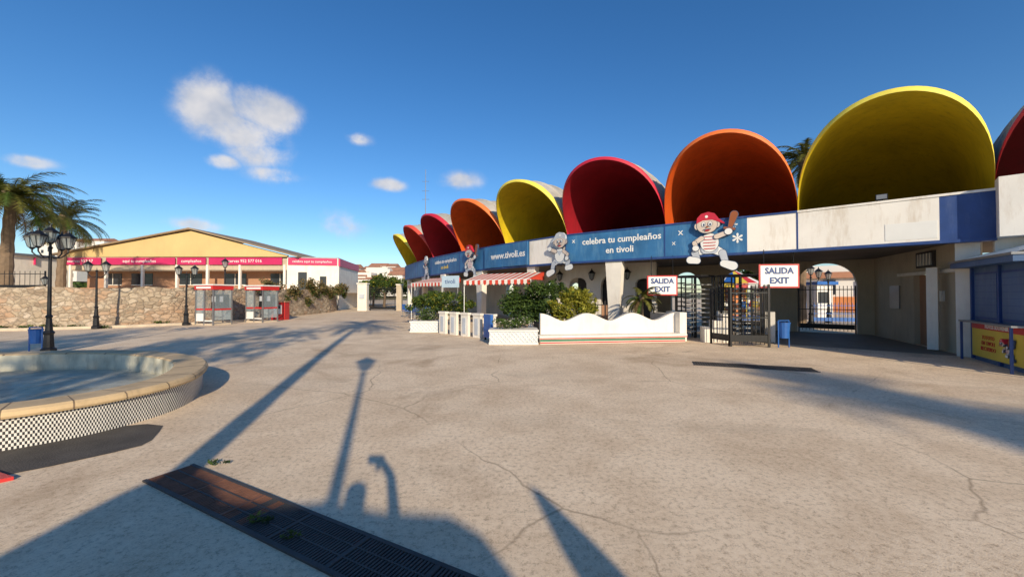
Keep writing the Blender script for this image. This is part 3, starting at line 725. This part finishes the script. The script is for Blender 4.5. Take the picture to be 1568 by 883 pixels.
WAT=mat_glass("water",(.25,.26,.18),.15,.12); m=MB(); m.add([off(i,-.452,.14) for i in range(nC)],[tuple(range(nC))],WAT); m.build("water_surface",parent=fo)
m=MB(); m.hexa([(-5.6,2.6,.0),(-4.9,2.75,0),(-4.3,3.35,0),(-5.0,3.6,0),(-5.6,2.6,.03),(-4.9,2.75,.03),(-4.3,3.35,.03),(-5.0,3.6,.03)],REDP); m.build("red_floor_mat")
# ------------------------------------------------------------------ stone retaining wall
W=[(-34,17.2),(-24,17.9),(-20.5,18.7),(-18.2,20.6),(-16.7,23.2),(-16.1,26.0),(-16.0,30),(-16.3,34.5),(-17.2,38)]
m=MB(); r=random.Random(2)
wp=[]
for i in range(len(W)-1):
    a_,b_=Vector((*W[i],0)),Vector((*W[i+1],0)); k_=max(2,int((b_-a_).length/.45))
    for q in range(k_): wp.append(a_.lerp(b_,q/k_))
wp.append(Vector((*W[-1],0)))
hs=[1.93+r.uniform(-.06,.09) for _ in wp]
NZ=10
def wn(i):
    t=(wp[min(i+1,len(wp)-1)]-wp[max(0,i-1)]).normalized(); return Vector((-t.y,t.x,0))
vs=[]
for i,p_ in enumerate(wp):
    for j in range(NZ+1):
        q=p_+wn(i)*(.18*j/NZ+r.uniform(-.035,.035)); vs.append((q.x,q.y,hs[i]*j/NZ))
fs=[(i*(NZ+1)+j,(i+1)*(NZ+1)+j,(i+1)*(NZ+1)+j+1,i*(NZ+1)+j+1) for i in range(len(wp)-1) for j in range(NZ)]
m.add(vs,fs,STONE)
for i in range(len(wp)-1):
    a_,b_=wp[i]+wn(i)*.18,wp[i+1]+wn(i+1)*.18; c_,d_=wp[i]+wn(i)*.6,wp[i+1]+wn(i+1)*.6
    m.add([(a_.x,a_.y,hs[i]),(b_.x,b_.y,hs[i+1]),(d_.x,d_.y,hs[i+1]-.1),(c_.x,c_.y,hs[i]-.1)],[(0,1,2,3)],STONE)
m.build("stone_retaining_wall",fix=False)
m=MB(); T=[(w_[0]-.2,w_[1]+.3) for w_ in W]+[(-17.5,60),(-90,60),(-90,17)]
m.add([(x,y,1.75) for x,y in T],[tuple(range(len(T)))],GROUND); m.build("terrace_ground")
leaves("hanging_vines",[(-16.4,25.0,1.8,.5,1.0,.3)]+[(-16.3+r.uniform(-.2,.1),26+i*.95,r.uniform(1.3,2.1),.55,.9,r.uniform(.6,1.0)) for i in range(13)],10000,.11,[VINE,LEAF,LEAFD],41)
leaves("wall_foot_weeds",[(-26+i*1.1,17.7+i*.08,.08,.6,.18,.12) for i in range(7)]+[(-18.3,20.1,.1,.4,.3,.15)],1600,.05,[LEAF,LEAFD],42)
m=MB()
kp=[(-30,15.9),(-21.5,16.9),(-18.6,18.6),(-16.2,20.9),(-15.2,24)]
for a_,b_ in zip(kp[:-1],kp[1:]): F=frame(a_,b_); m.fb(F,0,F.len,-.18,0,0,.12,KERB)
m.build("kerb")
# ------------------------------------------------------------------ yellow gabled building
Yb=38.0; zb=1.76
m=MB(); F=frame((-44,Yb),(-22.2,Yb))
XA=-31.7
H=lambda x:x+44
m.prism(F,[(0,5.3),(21.8,5.15),(21.8,5.45),(H(XA),7.85),(0,5.65)],-.3,0,YWALL)
m.fb(F,0,21.8,-.3,0,4.0,5.3,CREAMW)
m.fb(F,0,21.8,-2.2,-1.9,zb,4.0,BROWNW)
m.fb(F,0,21.8,-2.2,-.3,3.95,4.02,WHITE)
for s0,s1 in ((1.8,3.6),(4.6,6.8),(9.6,11.9),(14.2,16.5),(19,21)): 
    m.fb(F,s0,s1,-1.9,-1.86,2.6,3.75,GLASSD); m.fb(F,(s0+s1)/2-.03,(s0+s1)/2+.03,-1.86,-1.83,2.6,3.75,WHITE); m.fb(F,s0,s1,-1.86,-1.82,2.52,2.6,WHITE)
for s in (.5,4.0,7.6,11.0,14.0,17.2,21.6): m.fb(F,s-.1,s+.1,-.05,.15,zb,4.5,WHITE)
m.fb(F,0,21.8,.1,.14,zb,2.25,BROWNW)
m.prism(F,[(-1.2,5.45),(H(XA),8.0),(23,5.25),(23,5.38),(H(XA),8.14),(-1.2,5.58)],-9,.35,ROOFM)
F2=frame((-22.2,Yb),(-17.6,Yb+1.0)); m.fb(F2,0,F2.len,-10,0,zb,5.2,WHITE); m.fb(F2,0.01,F2.len-.01,-9.9,-.1,5.2,5.32,GREYM)
F3=frame((-17.55,Yb+1.05),(-19.2,48)); m.fb(F3,0,F3.len,-.05,.1,4.45,5.2,PINK); m.fb(F3,0,F3.len,-.1,.0,0,4.45,WHITE)
m.fb(F2,1,1.8,0,.03,2.0,3.8,GLASSD); m.fb(F2,3,3.6,0,.03,2.4,3.4,GLASSD)
yb=m.build("yellow_gabled_building")
bn_=MB()
segs=[(-.2,3.6),(4.1,10.9),(11.1,13.9),(14.2,21.4)]
for a_,b_ in [(-6.5,-2.8)]+segs: bn_.fb(frame((-44,Yb),(-22.2,Yb)),a_,b_,.15,.2,4.5,5.2,PINK)
bn_.fb(F2,.1,F2.len-.1,.03,.08,4.5,5.2,PINK)
b2=bn_.build("fascia_banner",parent=yb)
FY=frame((-44,Yb),(-22.2,Yb))
for s,t_ in ((1.5,"reservas 952 57"),(7.4,"aquí tu cumpleaños"),(12.5,"cumpleaños"),(17.6,"reservas 952 577 016")): text(t_,FY,s,.21,4.86,.42,SIGNW,yb)
text("celebra aquí tu cumpleaños",F2,2.3,.09,4.86,.33,SIGNW,yb)
m=MB(); m.box((-55,36,3.2),(16,10,4.2),WHITE); m.box((-55,36,5.4),(16.6,10.6,.2),GREYM)
for i in range(5): m.box((-61+i*3,30.98,3.4),(1.4,.06,1.4),GLASSD)
m.build("white_annex_building")
railing((-33,19.5),(-24,19.8),2.75,"terrace_railing",step=.25,z0=1.8)
# ------------------------------------------------------------------ phone booths
def booth(x,y,rz=0,w_=1.25,h=2.1):
    m=MB(); F=frame((x-w_/2*math.cos(rz),y-w_/2*math.sin(rz)),(x+w_/2*math.cos(rz),y+w_/2*math.sin(rz))); D=.95
    for s in (0,w_/2,w_):
        for d in (0,-D): m.fb(F,s-.03,s+.03,d-.03,d+.03,0,h-.1,GREYM)
    m.fb(F,-.06,w_+.06,-D-.06,.06,h-.26,h-.04,REDP); m.fb(F,-.1,w_+.1,-D-.1,.1,h-.04,h+.02,SIGNW); m.fb(F,.1,w_-.1,.061,.066,h-.2,h-.1,SIGNW)
    m.fb(F,-.02,w_+.02,-D-.02,.02,0.001,.08,KERB)
    m.fb(F,.03,w_-.03,-D-.005,-D+.005,.25,h-.3,GLASS)
    m.fb(F,.03,w_/2-.03,-.005,.005,.25,h-.3,GLASS)
    for s in (0,w_): m.fb(F,s-.005,s+.005,-D+.03,-.03,.25,h-.3,GLASS)
    m.fb(F,w_*.14,w_*.44,-D+.02,-D+.3,.85,1.6,BLACK); m.fb(F,w_*.6,w_*.88,-D+.02,-D+.3,.85,1.6,BLACK); m.fb(F,w_*.2,w_*.4,-D+.3,-D+.33,1.2,1.5,SGREY)
    m.fb(F,w_*.64,w_*.84,-D+.3,-D+.33,1.2,1.5,SGREY)
    m.fb(F,.0,w_,-.012,.012,.78,.86,REDP); m.fb(F,0,w_,-.012,.012,.2,.26,SIGNW); m.fb(F,.04,w_*.45,-.01,.01,.26,.6,SIGNW)
    for s in (0,w_): m.fb(F,s-.012,s+.012,-D,0,.78,.86,REDP)
    m.build("phone_booth")
booth(-15.95,20.0,-.3); booth(-14.7,22.0,-.3)
m=MB(); m.box((-14.6,24.3,.55),(.85,.5,1.1),REDP); m.box((-14.6,24.3,1.14),(.95,.6,.08),BROWNW); m.box((-14.6,24.04,.65),(.5,.02,.55),SIGNW); m.box((-14.6,24.02,.8),(.3,.02,.2),DARK); m.build("vending_cabinet")
# ------------------------------------------------------------------ far gate, greenery, distance
railing((-13.9,37.8),(-11.4,37.6),2.3,"perimeter_gate",step=.07)
m=MB(); m.box((-14.6,37.8,1.3),(.9,.6,2.6),WHITE); m.box((-14.6,37.8,2.65),(1.05,.75,.12),WHITE); m.box((-14.6,37.45,1.4),(.5,.06,.4),SGREY); m.box((-11.0,37.7,1.25),(.5,.5,2.5),CREAMW); m.box((-11.0,37.7,2.55),(.6,.6,.1),WHITE); m.build("gate_pillars")
m=MB(); m.box((-8.9,41,1.2),(3.6,.3,2.4),BROWNW); m.box((-8.9,41,2.45),(3.7,.4,.1),WHITE); m.build("boundary_wall")
tree(-14.6,44,3.6,2.3,"tree",51); tree(-12.2,46,3.4,2.2,"tree",52); tree(-18,50,3.6,2.2,"tree",53); tree(-9.5,44,3.2,1.8,"tree",54)
tree(17.5,27,4.2,2.4,"tree",55); tree(10,34,5,2.6,"tree",56)
m=MB(); m.box((26,33,2.0),(9,.4,4),HOUSEW,-.6); m.box((26,32.7,.8),(9,.4,1.2),ORANGEW,-.6); m.box((26,32.5,3.2),(9,.3,.5),TILER,-.6)
for q in range(4): m.box((22.8+q*1.9,34.9-q*1.3,2.2),(.8,.5,1.2),GLASSD,-.6)
m.build("park_pavilion")
m=MB(); m.box((17,31,1.5),(2.8,2.5,3.0),ORANGEW,-.4); m.box((17,31,3.15),(3.2,2.9,.3),YPOST,-.4); m.box((16.5,29.7,1.5),(1.4,.1,1.1),GLASSD,-.4); m.build("park_stall")
m=MB(); m.box((19.5,24.5,1.1),(1.2,.8,2.2),HOUSEW,.2); m.box((19.5,24.5,2.3),(1.6,1.2,.2),BLUEP,.2); m.box((19.45,24.08,1.4),(.8,.05,.7),GLASSD,.2); m.build("park_booth")
# small carousel in the park
m=MB(); cx,cy=14.6,25.6; cc_=[REDP,SIGNW,BLUEP,YPOST]
for i in range(16):
    a,b=2*PI*i/16,2*PI*(i+1)/16; q=cc_[i%4]
    A_=(cx+1.8*math.cos(a),cy+1.8*math.sin(a)); B_=(cx+1.8*math.cos(b),cy+1.8*math.sin(b))
    m.add([(*A_,2.3),(*B_,2.3),(cx,cy,3.3)],[(0,1,2)],q); m.add([(*A_,2.3),(*B_,2.3),(*B_,2.0),(*A_,2.0)],[(0,1,2,3)],cc_[(i+1)%4])
    if i%2==0: m.cyl((cx+1.6*math.cos(a),cy+1.6*math.sin(a),.2),(cx+1.6*math.cos(a),cy+1.6*math.sin(a),2.3),.03,.03,YPOST,6); m.ell((cx+1.35*math.cos(a),cy+1.35*math.sin(a),.95),(.3,.18,.22),cc_[(i//2)%4],10,6); m.ell((cx+1.35*math.cos(a)+.25,cy+1.35*math.sin(a),1.2),(.12,.08,.2),SIGNW,8,5)
m.cyl((cx,cy,0),(cx,cy,.2),1.8,1.8,BLUEP,20); m.cyl((cx,cy,.2),(cx,cy,2.3),.5,.5,ORANGEW,12); m.build("carousel",fix=False)
lamp(15.9,20.5,3.2,3,1.0); lamp(17.9,21.8,3.0,1,1.0)
for k_ in range(3): railing((14+k_*2.2,21.5-k_*.6),(16+k_*2.2,21-k_*.6),1.1,"iron_railing",BLUEP,.15)
m=MB(); m.cyl((-7.2,32,4),(-7.2,32,12),.05,.02,GREYM,6)
for z in (9.5,10.2,11): m.cyl((-7.5,32,z),(-6.9,32,z),.015,.015,GREYM,5)
m.build("antenna_mast")
m=MB(); NX,NY=70,10
def hh(x,y):
    a=20*math.exp(-((x+165)/42)**2)+5.5*math.exp(-((x+50)/45)**2)+2*math.sin(x*.09)+1.2*math.sin(x*.23+1)
    return max(-1,a*math.sin(PI*min(1,max(0,(y-110)/130)))**.7)
vs=[]
for j in range(NY+1):
    for i in range(NX+1):
        x=-330+450*i/NX; y=110+130*j/NY; vs.append((x,y,hh(x,y)-.4))
fs=[(j*(NX+1)+i,j*(NX+1)+i+1,(j+1)*(NX+1)+i+1,(j+1)*(NX+1)+i) for j in range(NY) for i in range(NX)]
m.add(vs,fs,HILL); m.build("hills",True,fix=False)
m=MB(); r=random.Random(11)
for k_ in range(130):
    x=r.choice([r.gauss(-160,20),r.gauss(-52,22),r.uniform(-85,-25)]); y=r.uniform(118,172); z=hh(x,y)-.6
    if z<-.9: continue
    w_,d_,h_=r.uniform(4,9),r.uniform(5,8),r.uniform(3,6.5)
    m.box((x,y,z+h_/2),(w_,d_,h_),HOUSEW)
    if r.random()<.5: m.hexa([(x-w_/2-.3,y-d_/2-.3,z+h_),(x+w_/2+.3,y-d_/2-.3,z+h_),(x+w_/2+.3,y+d_/2+.3,z+h_),(x-w_/2-.3,y+d_/2+.3,z+h_),(x-w_/2,y-.2,z+h_+1.4),(x+w_/2,y-.2,z+h_+1.4),(x+w_/2,y+.2,z+h_+1.4),(x-w_/2,y+.2,z+h_+1.4)],TILER)
    for q in range(int(w_/2)):
        m.box((x-w_/2+1.2+q*2,y-d_/2-.02,z+h_*.55),(.9,.1,1.2),GLASSD)
m.build("hillside_houses")
leaves("distant_trees",[(r.uniform(-190,-20),r.uniform(100,118),r.uniform(1.5,3.0),r.uniform(4,8),3,r.uniform(2,3)) for _ in range(34)],9000,.6,[LEAF,LEAFD],61)
# ------------------------------------------------------------------ world + sun
SD=Vector((.337,-1,.407)).normalized(); el=math.asin(SD.z); rot=math.atan2(SD.x,SD.y)
w=bpy.data.worlds.new("World"); scene.world=w; w.use_nodes=True; nt=w.node_tree
bg=nt.nodes["Background"]; out=nt.nodes["World Output"]
sky=N(nt,"ShaderNodeTexSky"); sky.sky_type='NISHITA'; sky.sun_disc=False; sky.sun_elevation=el; sky.sun_rotation=rot
sky.air_density=1.0; sky.dust_density=.3; sky.ozone_density=2.4
hs_=N(nt,"ShaderNodeHueSaturation"); hs_.inputs["Saturation"].default_value=1.27; hs_.inputs["Value"].default_value=1.0
L(nt,sky.outputs[0],hs_.inputs["Color"]); tint=mix(nt,1.0,hs_.outputs["Color"],(.90,1.0,1.14),'MULTIPLY'); L(nt,tint,bg.inputs["Color"]); bg.inputs["Strength"].default_value=.13
tc=N(nt,"ShaderNodeTexCoord"); D=tc.outputs["Generated"]
nz=noise(nt,D,10,8,.64,.2); nz2=noise(nt,D,7,4,.6)
def math_(op,a,b=None,clamp=False):
    n_=N(nt,"ShaderNodeMath",operation=op); n_.use_clamp=clamp
    for i,x in enumerate((a,b)):
        if x is None: continue
        if isinstance(x,(int,float)): n_.inputs[i].default_value=x
        else: L(nt,x,n_.inputs[i])
    return n_.outputs[0]
clouds=[((-.786,1,.485),.085,.085,1.05),((-.65,1,.475),.09,.06,1.1),((-.71,1,.43),.12,.055,1.0),((-.66,1,.37),.09,.05,.68),((-.755,1,.345),.045,.022,.85),((-.32,1,.285),.045,.020,.9),((-.13,1,.295),.05,.028,.72),
 ((-.62,1,.31),.08,.03,.62),((-.40,1,.405),.035,.018,.65),((-1.26,1,.345),.09,.022,.75),((-.82,1,.18),.07,.022,.7),((-.45,1,.18),.08,.05,.55)]
tot=None
for c_,rx,rz_,k_ in clouds:
    v=Vector(c_); ln=v.length; cn=v.normalized()
    sub=N(nt,"ShaderNodeVectorMath",operation='SUBTRACT'); L(nt,D,sub.inputs[0]); sub.inputs[1].default_value=cn
    ax=rx/(1+c_[0]**2)*1.15; az=rz_/ln
    mul=N(nt,"ShaderNodeVectorMath",operation='MULTIPLY'); L(nt,sub.outputs[0],mul.inputs[0]); mul.inputs[1].default_value=(1/ax,1/ax,1/az)
    le=N(nt,"ShaderNodeVectorMath",operation='LENGTH'); L(nt,mul.outputs[0],le.inputs[0])
    q=math_('MULTIPLY',math_('SUBTRACT',1.4,le.outputs["Value"],True),k_)
    tot=q if tot is None else math_('MAXIMUM',tot,q)
dens=math_('ADD',math_('SUBTRACT',tot,.12),math_('MULTIPLY',math_('SUBTRACT',nz,.48),2.4))
dens=math_('MULTIPLY',dens,math_('MULTIPLY',tot,1.5,True))
mr=N(nt,"ShaderNodeMapRange"); mr.interpolation_type='SMOOTHSTEP'; L(nt,dens,mr.inputs[0]); mr.inputs[1].default_value=.02; mr.inputs[2].default_value=1.0; mr.inputs[3].default_value=0; mr.inputs[4].default_value=.94
cb=N(nt,"ShaderNodeBackground"); cc=ramp(nt,nz2,[(.34,(.50,.55,.66)),(.56,(.86,.83,.82))]); L(nt,cc,cb.inputs["Color"]); cb.inputs["Strength"].default_value=.94
ms=N(nt,"ShaderNodeMixShader"); L(nt,mr.outputs[0],ms.inputs[0]); L(nt,bg.outputs[0],ms.inputs[1]); L(nt,cb.outputs[0],ms.inputs[2]); L(nt,ms.outputs[0],out.inputs["Surface"])
sl=bpy.data.lights.new("sun",'SUN'); sl.energy=5.0; sl.angle=math.radians(.7); sl.color=(1,.85,.63)
so=bpy.data.objects.new("sun",sl); scene.collection.objects.link(so); so.rotation_euler=(-SD).to_track_quat('-Z','Y').to_euler(); so.location=(10,-30,20)
# ------------------------------------------------------------------ camera
cam=bpy.data.cameras.new("camera"); cam.sensor_width=36; cam.lens=590/1568*36; cam.clip_end=2000; cam.clip_start=.03
co_=bpy.data.objects.new("camera",cam); scene.collection.objects.link(co_); co_.location=(0,0,1.6)
co_.rotation_euler=(math.radians(90+.87),0,0)
scene.camera=co_
scene.view_settings.view_transform='Standard'; scene.view_settings.look='None'; scene.view_settings.exposure=0
